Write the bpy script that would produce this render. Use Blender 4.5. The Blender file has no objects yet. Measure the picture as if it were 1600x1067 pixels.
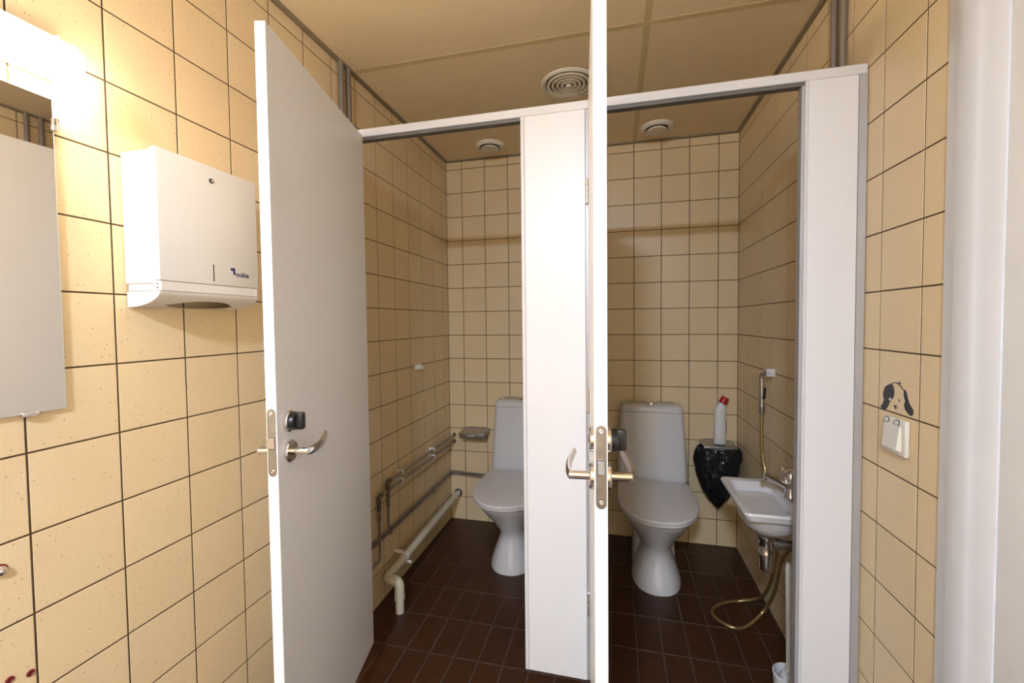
import bpy, bmesh, math, random
from mathutils import Vector, Matrix
from math import pi, sin, cos, radians

random.seed(7)
S = bpy.context.scene
COL = S.collection

# ---------------------------------------------------------------- camera
W = 1.742          # room width  (left wall X=0, right wall X=W)
H = 2.350          # suspended ceiling height
YF = -4.50         # wall behind the camera (rear wall of the cubicles is Y=0)
YP = -1.240        # front face of the cubicle partition
cam_d = bpy.data.cameras.new('camera')
cam = bpy.data.objects.new('camera', cam_d)
COL.objects.link(cam)
S.camera = cam
right = Vector((0.97224, 0.233754, -0.010389))
up = Vector((0.002182, 0.035339, 0.999373))
fwd = Vector((-0.233975, 0.971653, -0.033847))
m = Matrix((right, up, -fwd)).transposed().to_4x4()
m.translation = Vector((1.0685, -2.6128, 1.3071))
cam.matrix_world = m
cam_d.sensor_width = 36.0
cam_d.lens = 661.22 * 36.0 / 1600.0
cam_d.shift_x = -2.0 / 1600.0
cam_d.shift_y = -8.26 / 1600.0
cam_d.clip_start = 0.02

# ---------------------------------------------------------------- world, exposure
LAMP_POWER = 42.0        # radiance of the opal tube over the mirror
CEIL_POWER = 590.0        # radiance of the ceiling lamp behind the camera
world = bpy.data.worlds.new('world')
S.world = world
world.use_nodes = True
world.node_tree.nodes['Background'].inputs[0].default_value = (0.5, 0.5, 0.5, 1)
world.node_tree.nodes['Background'].inputs[1].default_value = 0.02
S.view_settings.view_transform = 'Standard'
S.view_settings.look = 'None'
S.view_settings.gamma = 1.0
S.view_settings.use_curve_mapping = False
S.view_settings.exposure = 0.40


# ---------------------------------------------------------------- materials
def srgb(r, g, b):
    f = lambda c: (c / 255 / 12.92) if c / 255 <= 0.04045 else ((c / 255 + 0.055) / 1.055) ** 2.4
    return (f(r), f(g), f(b), 1.0)


class NT:
    """small helper around a material's node tree"""
    def __init__(self, name):
        self.mat = bpy.data.materials.new(name)
        self.mat.use_nodes = True
        self.t = self.mat.node_tree
        self.b = self.t.nodes['Principled BSDF']

    def n(self, kind, **kw):
        nd = self.t.nodes.new(kind)
        for k, v in kw.items():
            setattr(nd, k, v)
        return nd

    def l(self, a, b):
        self.t.links.new(a, b)

    def pos(self):
        return self.n('ShaderNodeNewGeometry').outputs['Position']

    def noise(self, scale, detail=3.0, rough=0.5, vec=None):
        nd = self.n('ShaderNodeTexNoise')
        nd.inputs['Scale'].default_value = scale
        nd.inputs['Detail'].default_value = detail
        nd.inputs['Roughness'].default_value = rough
        self.l(vec if vec is not None else self.pos(), nd.inputs['Vector'])
        return nd.outputs['Fac']

    def ramp(self, fac, stops):
        nd = self.n('ShaderNodeValToRGB')
        e = nd.color_ramp.elements
        e[0].position, e[0].color = stops[0]
        e[1].position, e[1].color = stops[-1]
        for p, c in stops[1:-1]:
            x = e.new(p)
            x.color = c
        self.l(fac, nd.inputs['Fac'])
        return nd.outputs['Color']

    def mix(self, fac, a, b, mode='MIX'):
        nd = self.n('ShaderNodeMix', data_type='RGBA', blend_type=mode)
        for i, v in ((0, fac), (6, a), (7, b)):
            if hasattr(v, 'links') or hasattr(v, 'is_output'):
                self.l(v, nd.inputs[i])
            else:
                nd.inputs[i].default_value = v
        return nd.outputs[2]

    def bump(self, h, strength=0.2, dist=0.001):
        nd = self.n('ShaderNodeBump')
        nd.inputs['Strength'].default_value = strength
        nd.inputs['Distance'].default_value = dist
        self.l(h, nd.inputs['Height'])
        self.l(nd.outputs['Normal'], self.b.inputs['Normal'])

    def set(self, col=None, rough=None, metal=None, spec=None, coat=None):
        if col is not None:
            self.b.inputs['Base Color'].default_value = col
        if rough is not None:
            self.b.inputs['Roughness'].default_value = rough
        if metal is not None:
            self.b.inputs['Metallic'].default_value = metal
        if spec is not None:
            self.b.inputs['Specular IOR Level'].default_value = spec
        if coat is not None:
            self.b.inputs['Coat Weight'].default_value = coat
        return self


def plain(name, col, rough=0.4, metal=0.0, spec=0.5, var=0.04, vscale=14.0, bump=0.0, bscale=120.0):
    m = NT(name).set(col, rough, metal, spec)
    f = m.noise(vscale, 3)
    lo = tuple(c * (1 - var) for c in col[:3]) + (1,)
    hi = tuple(min(1, c * (1 + var)) for c in col[:3]) + (1,)
    m.l(m.ramp(f, [(0.3, lo), (0.7, hi)]), m.b.inputs['Base Color'])
    if bump:
        m.bump(m.noise(bscale, 2), bump, 0.0006 if bump < 0.5 else 0.012)
    return m.mat


def tile_material():
    m = NT('cream_speckled_glazed_tile').set(None, 0.36, 0, 0.45)
    p = m.pos()
    cloud = m.noise(9.0, 4, 0.6, p)
    base = m.ramp(cloud, [(0.25, (0.785, 0.595, 0.345, 1)), (0.55, (0.80, 0.62, 0.37, 1)), (0.8, (0.815, 0.645, 0.40, 1))])
    fine = m.noise(330.0, 2, 0.6, p)
    base = m.mix(0.35, base, m.ramp(fine, [(0.35, (0.74, 0.56, 0.325, 1)), (0.65, (0.84, 0.67, 0.425, 1))]))
    info = m.n('ShaderNodeObjectInfo').outputs['Random']
    base = m.mix(1.0, base, m.ramp(info, [(0.0, (0.95, 0.945, 0.93, 1)), (1.0, (1.0, 1.0, 1.0, 1))]), 'MULTIPLY')
    # brown specks fired into the glaze, in clusters
    for sc, thr, dens, amount in ((80.0, 0.100, 0.55, 0.70), (190.0, 0.14, 0.45, 0.42)):
        v = m.n('ShaderNodeTexVoronoi')
        v.inputs['Scale'].default_value = sc
        m.l(p, v.inputs['Vector'])
        near = m.ramp(v.outputs['Distance'], [(thr * 0.7, (1, 1, 1, 1)), (thr * 1.3, (0, 0, 0, 1))])
        sep = m.n('ShaderNodeSeparateColor')
        m.l(v.outputs['Color'], sep.inputs[0])
        pick = m.ramp(sep.outputs[0], [(dens, (0, 0, 0, 1)), (dens + 0.05, (1, 1, 1, 1))])
        f = m.mix(1.0, near, pick, 'MULTIPLY')
        f = m.mix(1.0, f, (amount, amount, amount, 1), 'MULTIPLY')
        base = m.mix(f, base, (0.16, 0.085, 0.035, 1))
    m.l(base, m.b.inputs['Base Color'])
    m.bump(m.noise(60.0, 2, 0.5, p), 0.12, 0.0008)
    return m.mat


def floor_material():
    m = NT('dark_red_brown_quarry_tile').set(None, 0.38, 0, 0.4)
    p = m.pos()
    info = m.n('ShaderNodeObjectInfo').outputs['Random']
    base = m.ramp(info, [(0.0, (0.042, 0.0125, 0.0040, 1)), (0.5, (0.050, 0.0155, 0.0048, 1)), (1.0, (0.060, 0.020, 0.0062, 1))])
    n = m.noise(22.0, 5, 0.65, p)
    base = m.mix(0.6, base, m.ramp(n, [(0.3, (0.034, 0.0105, 0.0038, 1)), (0.7, (0.062, 0.021, 0.0065, 1))]))
    m.l(base, m.b.inputs['Base Color'])
    m.bump(m.noise(150.0, 3, 0.6, p), 0.18, 0.0008)
    return m.mat


def emit(name, col, strength):
    m = NT(name)
    m.set((0.9, 0.9, 0.9, 1), 0.5)
    m.b.inputs['Emission Color'].default_value = col
    m.b.inputs['Emission Strength'].default_value = strength
    return m.mat


M = {}
M['tile'] = tile_material()
M['grout'] = plain('brown_grout', (0.085, 0.046, 0.015, 1), 0.9, var=0.2, vscale=30)
M['floor'] = floor_material()
M['floor_grout'] = plain('grey_floor_grout', (0.085, 0.058, 0.040, 1), 0.9, var=0.3, vscale=18)
M['ceiling'] = plain('beige_ceiling_board', (0.86, 0.70, 0.47, 1), 0.75, var=0.02, bump=0.05)
M['tbar'] = plain('ceiling_grid_bar', (0.66, 0.53, 0.29, 1), 0.55, var=0.03)
M['edge'] = plain('ceiling_edge_angle', (0.30, 0.235, 0.16, 1), 0.5, var=0.05)
M['laminate'] = plain('white_laminate', (0.75, 0.735, 0.74, 1), 0.38, var=0.012, vscale=5)
M['door_edge'] = plain('white_edge_band', (0.84, 0.83, 0.82, 1), 0.35, var=0.01)
M['alu'] = plain('satin_aluminium', (0.47, 0.455, 0.46, 1), 0.45, metal=0.35, var=0.03)
M['rail_dark'] = plain('dark_grey_rail', (0.14, 0.13, 0.12, 1), 0.5, metal=0.3)
M['alu_white'] = plain('white_coated_aluminium', (0.68, 0.66, 0.66, 1), 0.35, var=0.015)
M['gap'] = plain('latch_recess_dark', (0.10, 0.085, 0.08, 1), 0.7)  # dark colour for the shaded recess around the latch
M['steel'] = plain('brushed_steel', (0.44, 0.42, 0.40, 1), 0.36, metal=1.0, var=0.14, vscale=60)
M['chrome'] = plain('chrome', (0.78, 0.76, 0.75, 1), 0.12, metal=1.0, var=0.02)
M['dull_chrome'] = plain('dull_chrome_pipe', (0.34, 0.30, 0.26, 1), 0.34, metal=0.85, var=0.12, vscale=40)
M['brass'] = plain('tarnished_brass', (0.17, 0.12, 0.075, 1), 0.45, metal=0.7, var=0.25, vscale=70)
M['hose'] = plain('brassy_metal_hose', (0.48, 0.36, 0.17, 1), 0.32, metal=0.9, var=0.15, vscale=90)
M['pipe_paint'] = plain('grey_brown_painted_pipe', (0.24, 0.20, 0.165, 1), 0.45, metal=0.3, var=0.08)
M['ceramic'] = plain('white_ceramic', (0.68, 0.655, 0.64, 1), 0.14, var=0.01)
M['lid'] = plain('white_seat_plastic', (0.66, 0.625, 0.60, 1), 0.30, var=0.01)
M['plastic'] = plain('white_plastic', (0.78, 0.76, 0.72, 1), 0.35, var=0.015)
M['pvc'] = plain('cream_drain_plastic', (0.66, 0.60, 0.47, 1), 0.35, var=0.03)
M['vent'] = plain('white_enamel_vent', (0.80, 0.73, 0.62, 1), 0.4, var=0.02)
M['vent_dark'] = plain('vent_throat_shade', (0.16, 0.12, 0.08, 1), 0.8)  # shade inside the vent openings, painted as a dark colour
M['black'] = plain('black_plastic', (0.012, 0.011, 0.011, 1), 0.3)
M['bag'] = plain('black_bin_bag', (0.010, 0.010, 0.011, 1), 0.22, var=0.2, bump=0.9, bscale=38.0)
M['red'] = plain('red_plastic', (0.48, 0.008, 0.010, 1), 0.35)
M['red_plug'] = plain('dark_red_wall_plug', (0.17, 0.012, 0.012, 1), 0.5)
M['enamel'] = plain('white_enamel_steel', (0.72, 0.69, 0.645, 1), 0.34, var=0.012)
M['inner_grey'] = plain('unpainted_inner_steel', (0.20, 0.18, 0.16, 1), 0.5)
M['ink'] = plain('dark_blue_print', (0.020, 0.014, 0.10, 1), 0.5)
M['sticker_black'] = plain('black_vinyl', (0.013, 0.012, 0.012, 1), 0.45)
M['sticker_white'] = plain('white_vinyl', (0.76, 0.74, 0.72, 1), 0.45)
M['switch'] = plain('ivory_switch_plastic', (0.74, 0.70, 0.62, 1), 0.3, var=0.01)
M['paint'] = plain('white_gloss_paint', (0.71, 0.715, 0.75, 1), 0.3, var=0.015, bump=0.04)
M['cream_door'] = plain('cream_painted_door', (0.83, 0.84, 0.86, 1), 0.32, var=0.02, bump=0.04)
mm = NT('mirror_silver').set((0.86, 0.86, 0.85, 1), 0.015, 1.0)
mm.l(mm.ramp(mm.noise(3.0), [(0, (0.85, 0.85, 0.84, 1)), (1, (0.87, 0.87, 0.86, 1))]), mm.b.inputs['Base Color'])
M['mirror'] = mm.mat
M['glass_edge'] = plain('ground_glass_edge', (0.62, 0.68, 0.66, 1), 0.2)
M['tube'] = emit('lit_opal_tube', (1.0, 0.85, 0.66, 1), LAMP_POWER)
M['ceil_lamp'] = emit('lit_opal_ceiling_disc', (0.57, 0.72, 0.98, 1), CEIL_POWER)


# ---------------------------------------------------------------- mesh helpers
def tag(o, label=None, cat=None, group=None, kind=None):
    for k, v in (('label', label), ('category', cat), ('group', group), ('kind', kind)):
        if v is not None:
            o[k] = v
    return o


def world_loc(o):
    v = Vector((0, 0, 0))
    while o is not None:
        v += o.location
        o = o.parent
    return v


def empty(name, loc, label=None, cat=None, group=None, kind=None, rz=0.0):
    o = bpy.data.objects.new(name, None)
    o.empty_display_size = 0.05
    COL.objects.link(o)
    o.location = loc
    o.rotation_euler = (0, 0, rz)
    return tag(o, label, cat, group, kind)


def catmull(pts, k=6):
    pts = [Vector(p) for p in pts]
    if len(pts) < 3:
        return pts
    out = []
    for i in range(len(pts) - 1):
        p0 = pts[max(i - 1, 0)]
        p1, p2 = pts[i], pts[i + 1]
        p3 = pts[min(i + 2, len(pts) - 1)]
        for j in range(k):
            t = j / k
            out.append(0.5 * ((2 * p1) + (p2 - p0) * t + (2 * p0 - 5 * p1 + 4 * p2 - p3) * t * t
                              + (3 * p1 - p0 - 3 * p2 + p3) * t ** 3))
    out.append(pts[-1])
    return out


def fillet(pts, r, k=5):
    """round the corners of a polyline"""
    pts = [Vector(p) for p in pts]
    out = [pts[0]]
    for i in range(1, len(pts) - 1):
        a, b, c = pts[i - 1], pts[i], pts[i + 1]
        d1, d2 = (a - b), (c - b)
        rr = min(r, d1.length * 0.49, d2.length * 0.49)
        p, q = b + d1.normalized() * rr, b + d2.normalized() * rr
        for j in range(k + 1):
            t = j / k
            out.append(p * (1 - t) ** 2 + b * 2 * t * (1 - t) + q * t * t)
    out.append(pts[-1])
    return out


class MB:
    """collects shapes for ONE mesh object"""
    def __init__(self):
        self.v, self.f, self.sm = [], [], []

    def add(self, verts, faces, smooth=False):
        o = len(self.v)
        self.v += [Vector(x) for x in verts]
        self.f += [tuple(i + o for i in f) for f in faces]
        self.sm += [smooth] * len(faces)
        return self

    def box(self, x0, x1, y0, y1, z0, z1, bev=0.0, seg=2):
        bm = bmesh.new()
        bmesh.ops.create_cube(bm, size=1.0)
        for v in bm.verts:
            v.co = Vector(((x0 + x1) / 2 + v.co.x * (x1 - x0), (y0 + y1) / 2 + v.co.y * (y1 - y0), (z0 + z1) / 2 + v.co.z * (z1 - z0)))
        if bev > 0:
            bmesh.ops.bevel(bm, geom=list(bm.edges), offset=bev, segments=seg, profile=0.5, affect='EDGES')
        return self.from_bm(bm, bev > 0 and seg > 1)

    def from_bm(self, bm, smooth=False):
        bm.verts.index_update()
        self.add([v.co.copy() for v in bm.verts], [[v.index for v in f.verts] for f in bm.faces], smooth)
        bm.free()
        return self

    def loft(self, rings, cap0=True, cap1=True, smooth=True, closed=True):
        n = len(rings[0])
        vs = [p for r in rings for p in r]
        fs = []
        for i in range(len(rings) - 1):
            for j in range(n if closed else n - 1):
                a, b = i * n + j, i * n + (j + 1) % n
                fs.append((a, b, b + n, a + n))
        self.add(vs, fs, smooth)
        o = len(self.v) - len(vs)
        if cap0:
            self.f.append(tuple(o + j for j in reversed(range(n))))
            self.sm.append(False)
        if cap1:
            self.f.append(tuple(o + (len(rings) - 1) * n + j for j in range(n)))
            self.sm.append(False)
        return self

    def tube(self, pts, r, seg=12, caps=True, radii=None, flat=(1, 1)):
        pts = [Vector(p) for p in pts]
        n = len(pts)
        tang = []
        for i in range(n):
            a, b = pts[max(i - 1, 0)], pts[min(i + 1, n - 1)]
            tang.append((b - a).normalized())
        ref = Vector((0, 0, 1)) if abs(tang[0].z) < 0.9 else Vector((0, 1, 0))
        u = tang[0].cross(ref).normalized()
        rings = []
        for i in range(n):
            if i:
                u = (u - tang[i] * u.dot(tang[i])).normalized()
            w = tang[i].cross(u)
            rr = radii[i] if radii else r
            rings.append([pts[i] + u * (rr * flat[0] * cos(2 * pi * j / seg)) + w * (rr * flat[1] * sin(2 * pi * j / seg)) for j in range(seg)])
        return self.loft(rings, caps, caps)

    def lathe(self, prof, origin=(0, 0, 0), axis='z', seg=32, caps=True):
        o = Vector(origin)
        ax = {'x': (Vector((0, 1, 0)), Vector((0, 0, 1)), Vector((1, 0, 0))), '-x': (Vector((0, -1, 0)), Vector((0, 0, 1)), Vector((-1, 0, 0))),
              'y': (Vector((0, 0, 1)), Vector((1, 0, 0)), Vector((0, 1, 0))), '-y': (Vector((1, 0, 0)), Vector((0, 0, 1)), Vector((0, -1, 0))),
              'z': (Vector((1, 0, 0)), Vector((0, 1, 0)), Vector((0, 0, 1))), '-z': (Vector((1, 0, 0)), Vector((0, -1, 0)), Vector((0, 0, -1)))}[axis]
        rings = []
        for r, h in prof:
            r = max(r, 1e-5)
            rings.append([o + ax[0] * (r * cos(2 * pi * j / seg)) + ax[1] * (r * sin(2 * pi * j / seg)) + ax[2] * h for j in range(seg)])
        return self.loft(rings, caps, caps)

    def prism(self, poly, axis, a, b, smooth=False):
        """poly: 2D points in the two other axes (x,y,z order), extruded along axis from a to b"""
        def P(p, t):
            return {'x': (t, p[0], p[1]), 'y': (p[0], t, p[1]), 'z': (p[0], p[1], t)}[axis]
        n = len(poly)
        self.add([P(p, a) for p in poly] + [P(p, b) for p in poly],
                 [(i, (i + 1) % n, n + (i + 1) % n, n + i) for i in range(n)], smooth)
        o = len(self.v) - 2 * n
        self.f += [tuple(o + i for i in reversed(range(n))), tuple(o + n + i for i in range(n))]
        self.sm += [False, False]
        return self

    def xform(self, mat):
        self.v = [mat @ v for v in self.v]
        return self

    def mesh(self, name, mat, off):
        me = bpy.data.meshes.new(name)
        me.from_pydata([tuple(v - off) for v in self.v], [], self.f)
        bm = bmesh.new()
        bm.from_mesh(me)
        bmesh.ops.recalc_face_normals(bm, faces=bm.faces)
        bm.to_mesh(me)
        bm.free()
        me.polygons.foreach_set('use_smooth', self.sm)
        me.materials.append(mat)
        return me

    def build(self, name, mat, parent=None, local=False, label=None):
        """world coordinates in; becomes one mesh object"""
        if parent is None:
            xs, ys, zs = zip(*self.v)
            off = Vector(((min(xs) + max(xs)) / 2, (min(ys) + max(ys)) / 2, min(zs)))
        else:
            off = Vector((0, 0, 0)) if local else world_loc(parent)
        o = bpy.data.objects.new(name, self.mesh(name, mat, off))
        COL.objects.link(o)
        if parent is None:
            o.location = off
        else:
            o.parent = parent
        if label:
            o['label'] = label
        if any(self.sm):
            try:
                o.data.set_sharp_from_angle(angle=radians(38))
            except Exception:
                pass
        return o


def rrect(cx, cy, hx, hy, r, z, k=5):
    """rounded rectangle ring at height z"""
    r = min(r, hx * 0.999, hy * 0.999)
    out = []
    for qx, qy, a0 in ((1, 1, 0), (-1, 1, pi / 2), (-1, -1, pi), (1, -1, 1.5 * pi)):
        for j in range(k + 1):
            a = a0 + j / k * pi / 2
            out.append(Vector((cx + qx * (hx - r) + r * cos(a), cy + qy * (hy - r) + r * sin(a), z)))
    return out


def copy_tree(o, parent=None):
    c = o.copy()
    COL.objects.link(c)
    c.parent = parent
    for ch in [x for x in bpy.data.objects if x.parent == o]:
        copy_tree(ch, c)
    return c


# ---------------------------------------------------------------- tiled surfaces
_tile_cache = {}


def tile_mesh(w, h, gap, bev, depth, mat, name):
    key = (round(w, 4), round(h, 4), mat.name)
    if key not in _tile_cache:
        a, b = (w - gap) / 2, (h - gap) / 2
        mb = MB()
        ring = lambda x, y, z: [Vector((-x, -y, z)), Vector((x, -y, z)), Vector((x, y, z)), Vector((-x, y, z))]
        mb.loft([ring(a, b, -depth), ring(a, b, -bev), ring(a - bev * 0.35, b - bev * 0.35, -bev * 0.35), ring(a - bev, b - bev, 0)], False, True, False)
        _tile_cache[key] = mb.mesh(name, mat, Vector((0, 0, 0)))
    return _tile_cache[key]


def tile_surface(parent, name, frame, us, vs, mat, gap, bev, depth, keep, jitter=0.0):
    """frame: 4x4 matrix (world) mapping (u,v,normal). keep(u0,u1,v0,v1): 'part' | 'stuff' | None"""
    stuff = MB()
    off = world_loc(parent)
    for i in range(len(us) - 1):
        for j in range(len(vs) - 1):
            w, h = us[i + 1] - us[i], vs[j + 1] - vs[j]
            mode = keep(us[i], us[i + 1], vs[j], vs[j + 1])
            if mode is None or w < gap * 1.5 or h < gap * 1.5:
                continue
            loc = Matrix.Translation(((us[i] + us[i + 1]) / 2, (vs[j] + vs[j + 1]) / 2, -random.random() * jitter))
            tilt = Matrix.Rotation(random.uniform(-1, 1) * jitter * 3.0, 4, 'X') @ Matrix.Rotation(random.uniform(-1, 1) * jitter * 3.0, 4, 'Y')
            me = tile_mesh(w, h, gap, bev, depth, mat, name)
            mw = frame @ loc @ tilt
            if mode == 'part':
                o = bpy.data.objects.new(name, me)
                COL.objects.link(o)
                o.parent = parent
                o.matrix_local = Matrix.Translation(-off) @ mw
            else:
                stuff.add([mw @ v.co for v in me.vertices], [tuple(p.vertices) for p in me.polygons])
    if stuff.v:
        s = stuff.build(name + '_field', mat, parent)
        s['kind'] = 'stuff'


def cuts(lo, hi, start, pitch):
    k = math.ceil((lo - start) / pitch - 1e-6)
    out = [lo]
    x = start + k * pitch
    while x < hi - 1e-4:
        if x > lo + 1e-4:
            out.append(x)
        x += pitch
    return out + [hi]


T = 0.153
GR = 0.0009
zrows = cuts(0.0, H - 0.006, 0.0, T)

# ---- left wall
wl = MB().box(-0.10, -GR, YF - 0.1, 0.1, -0.05, H + 0.05).build('wall_left', M['grout'])
tag(wl, 'long left wall of cream speckled square tiles behind mirror and towel dispenser', 'wall', kind='structure')
fr = Matrix(((0, 0, 1, 0), (1, 0, 0, 0), (0, 1, 0, 0), (0, 0, 0, 1)))
tile_surface(wl, 'wall_tile', fr, cuts(YF, 0, -1.606, T), zrows, M['tile'], 0.0036, 0.0006, 0.007,
             lambda a, b, c, d: 'part' if b > -2.2 else 'stuff', 0.0002)
# ---- rear wall
wb = MB().box(-0.10, W + 0.10, GR, 0.10, -0.05, H + 0.05).build('wall_back', M['grout'])
tag(wb, 'rear tiled wall behind the two toilets', 'wall', kind='structure')
fr = Matrix(((1, 0, 0, 0), (0, 0, -1, 0), (0, 1, 0, 0), (0, 0, 0, 1)))
tile_surface(wb, 'wall_tile', fr, cuts(0, W, 1.178, T), zrows, M['tile'], 0.0036, 0.0006, 0.007, lambda a, b, c, d: 'part', 0.0002)
# ---- right wall (entrance door opening Y -1.677 .. -2.52)
D0, D1, DH = -1.677, -2.52, 2.06
mb = MB().box(W + GR, W + 0.10, D0, 0.1, -0.05, H + 0.05)
mb.box(W + GR, W + 0.10, YF - 0.1, D1, -0.05, H + 0.05).box(W + GR, W + 0.10, D1, D0, DH, H + 0.05)
wr = mb.build('wall_right', M['grout'])
tag(wr, 'right wall of cream speckled tiles with a light switch', 'wall', kind='structure')
fr = Matrix(((0, 0, -1, W), (-1, 0, 0, 0), (0, 1, 0, 0), (0, 0, 0, 1)))


def keep_right(a, b, c, d):
    y1, y0 = -a, -b
    if y1 <= -1.53 and y0 >= D1 - 0.09 and c < DH + 0.03:
        return None
    return 'part' if y0 > -1.9 else 'stuff'


us = sorted(set([round(-y, 5) for y in cuts(YF, 0, -1.3115, T)] + [1.536, round(-D1 + 0.08, 4)]))
tile_surface(wr, 'wall_tile', fr, us, cuts(0, H - 0.006, 0, T), M['tile'], 0.0036, 0.0006, 0.007, keep_right, 0.0002)
# ---- wall behind the camera
wf = MB().box(-0.10, W + 0.10, YF - 0.10, YF - GR, -0.05, H + 0.05).build('wall_front', M['grout'])
tag(wf, 'tiled wall facing the cubicles at the other end of the room', 'wall', kind='structure')
fr = Matrix(((-1, 0, 0, 0), (0, 0, 1, YF), (0, 1, 0, 0), (0, 0, 0, 1)))
tile_surface(wf, 'wall_tile', fr, cuts(-W, 0, -W, T), zrows, M['tile'], 0.0036, 0.0006, 0.007, lambda a, b, c, d: 'stuff', 0.0002)
# ---- floor
fl = MB().box(-0.10, W + 0.10, YF - 0.1, 0.1, -0.08, -0.002).build('floor', M['floor_grout'])
tag(fl, 'dark red-brown floor of oblong quarry tiles with grey joints', 'floor', kind='structure')
fr = Matrix.Identity(4)
tile_surface(fl, 'floor_tile', fr, cuts(0, W, 0.05, 0.1), cuts(YF, 0, -0.104, 0.2), M['floor'], 0.0045, 0.0014, 0.007,
             lambda a, b, c, d: 'part' if d > -1.8 else 'stuff', 0.0006)
# ---- ceiling: boards in a grid with edge angles
ce = MB().box(-0.1, W + 0.1, YF - 0.1, 0.1, H + 0.012, H + 0.06).build('ceiling', M['ceiling'])
tag(ce, 'beige suspended ceiling of large boards between flat grid bars', 'ceiling', kind='structure')
xs, ys = [0.0, 1.181, W], [YF, -3.42, -2.22, -1.02, 0.0]
for i in range(2):
    for j in range(4):
        MB().box(xs[i] + 0.002, xs[i + 1] - 0.002, ys[j] + 0.002, ys[j + 1] - 0.002, H, H + 0.011).build('ceiling_board', M['ceiling'], ce)
for j in (1, 2, 3):
    MB().box(0.012, W - 0.012, ys[j] - 0.012, ys[j] + 0.012, H - 0.0008, H + 0.001).build('grid_bar', M['tbar'], ce)
for j in range(4):
    MB().box(1.181 - 0.012, 1.181 + 0.012, ys[j] + 0.0125, ys[j + 1] - 0.0125, H - 0.0007, H + 0.001).build('grid_bar', M['tbar'], ce)
for (x0, x1, y0, y1) in ((0.0, 0.018, YF, 0), (W - 0.018, W, YF, 0), (0.018, W - 0.018, -0.018, 0), (0.018, W - 0.018, YF, YF + 0.018)):
    MB().box(x0, x1, y0, y1, H - 0.006, H + 0.001).build('edge_angle', M['edge'], ce)

# ---------------------------------------------------------------- entrance door in the right wall
prof = [(W, -1.536), (W - 0.005, -1.537), (W - 0.0125, -1.573), (W - 0.0155, -1.581), (W - 0.0165, -1.600), (W - 0.0155, -1.619), (W - 0.0135, -1.629),
        (W - 0.0115, -1.634), (W - 0.0108, -1.646), (W - 0.0085, -1.655), (W - 0.0075, -1.667), (W - 0.0045, -1.6765), (W + 0.08, -1.6765), (W + 0.08, -1.66), (W, -1.66)]
tr = MB().prism(prof, 'z', 0.0, DH + 0.07, True).build('trim_1', M['paint'])
tag(tr, 'white moulded door casing beside the tiles on the far right', 'door frame', kind='structure')
prof2 = [(x, 2 * (D0 + D1) / 2 - y) for x, y in prof]
tr2 = MB().prism(prof2, 'z', 0.0, DH + 0.07).build('trim_2', M['paint'])
tag(tr2, 'white moulded door casing on the camera side of the entrance door', 'door frame', kind='structure')
tr3 = MB().box(W - 0.018, W + 0.08, D1, D0, DH, DH + 0.07, 0.006).build('trim_3', M['paint'])
tag(tr3, 'white head casing over the entrance door', 'door frame', kind='structure')
d3 = empty('door_3', (W + 0.05, D0, 0), 'cream painted entrance door at the right edge of the picture', 'door', kind='structure')
MB().box(W - 0.003, W + 0.045, D1 + 0.0006, D0 - 0.0001, 0.008, DH - 0.004, 0.003).build('leaf', M['cream_door'], d3)
MB().lathe([(0.026, 0), (0.026, 0.006), (0.012, 0.008), (0.010, 0.04), (0.0, 0.042)], (W + 0.012, D1 + 0.07, 1.0), '-x', 20).build('handle_rosette', M['chrome'], d3)
MB().tube(fillet([(W - 0.025, D1 + 0.07, 1.0), (W - 0.035, D1 + 0.07, 1.0), (W - 0.035, D1 + 0.19, 1.0)], 0.012), 0.009).build('lever', M['chrome'], d3)

# ---------------------------------------------------------------- cubicle partition
ZB, ZT = 0.123, 1.975
pt = empty('cubicle_partition', (0.875, YP, 0.0), 'white laminate cubicle partition with aluminium header rail across both toilet stalls', 'partition')
MB().box(0.001, W - 0.001, YP, YP + 0.036, ZT, 2.003, 0.002, 1).build('header_rail', M['alu_white'], pt)
MB().box(0.004, W - 0.004, YP + 0.006, YP + 0.030, ZT - 0.010, ZT).build('rail_underside', M['rail_dark'], pt)  # strip below the rail, darker grey than its front


def fixed_panel(x0, x1):
    return MB().box(x0, x1, YP, YP + 0.024, ZB, ZT - 0.0005, 0.0012, 1).build('fixed_panel', M['laminate'], pt)


fixed_panel(0.022, 0.155)
fixed_panel(0.7815, 0.9775)
fixed_panel(1.599, 1.7205)
# edge profiles: wall channels, stop strips
for x0, x1, mt, dy in ((0.001, 0.0215, 'alu', 0.003), (1.721, W - 0.001, 'alu', 0.003), (0.769, 0.781, 'alu_white', 0.001), (1.5905, 1.5985, 'alu_white', 0.001), (0.1555, 0.170, 'alu', 0.001)):
    MB().box(x0, x1, YP - dy, YP + 0.032, ZB, ZT - 0.0005, 0.0015, 1).build('edge_profile', M[mt], pt)
MB().box(1.5835, 1.5905, YP + 0.006, YP + 0.032, ZB, ZT - 0.01).build('stop_strip', M['alu'], pt)
MB().box(0.9780, 0.9870, YP + 0.004, YP + 0.024, ZB, ZT - 0.0005).build('gap_strip', M['alu'], pt)
# divider between the two stalls, on two short feet
MB().box(0.863, 0.887, YP + 0.0245, -0.012, ZB, 2.0, 0.002, 1).build('divider_panel', M['laminate'], pt)
MB().box(0.861, 0.889, -0.0118, -0.0005, ZB, 2.0).build('wall_channel', M['alu'], pt)
for y in (-0.20, -1.05):
    MB().lathe([(0.024, 0.0), (0.024, 0.006), (0.011, 0.010), (0.011, ZB)], (0.875, y, 0.0005), 'z', 20).build('foot', M['alu'], pt)


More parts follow.
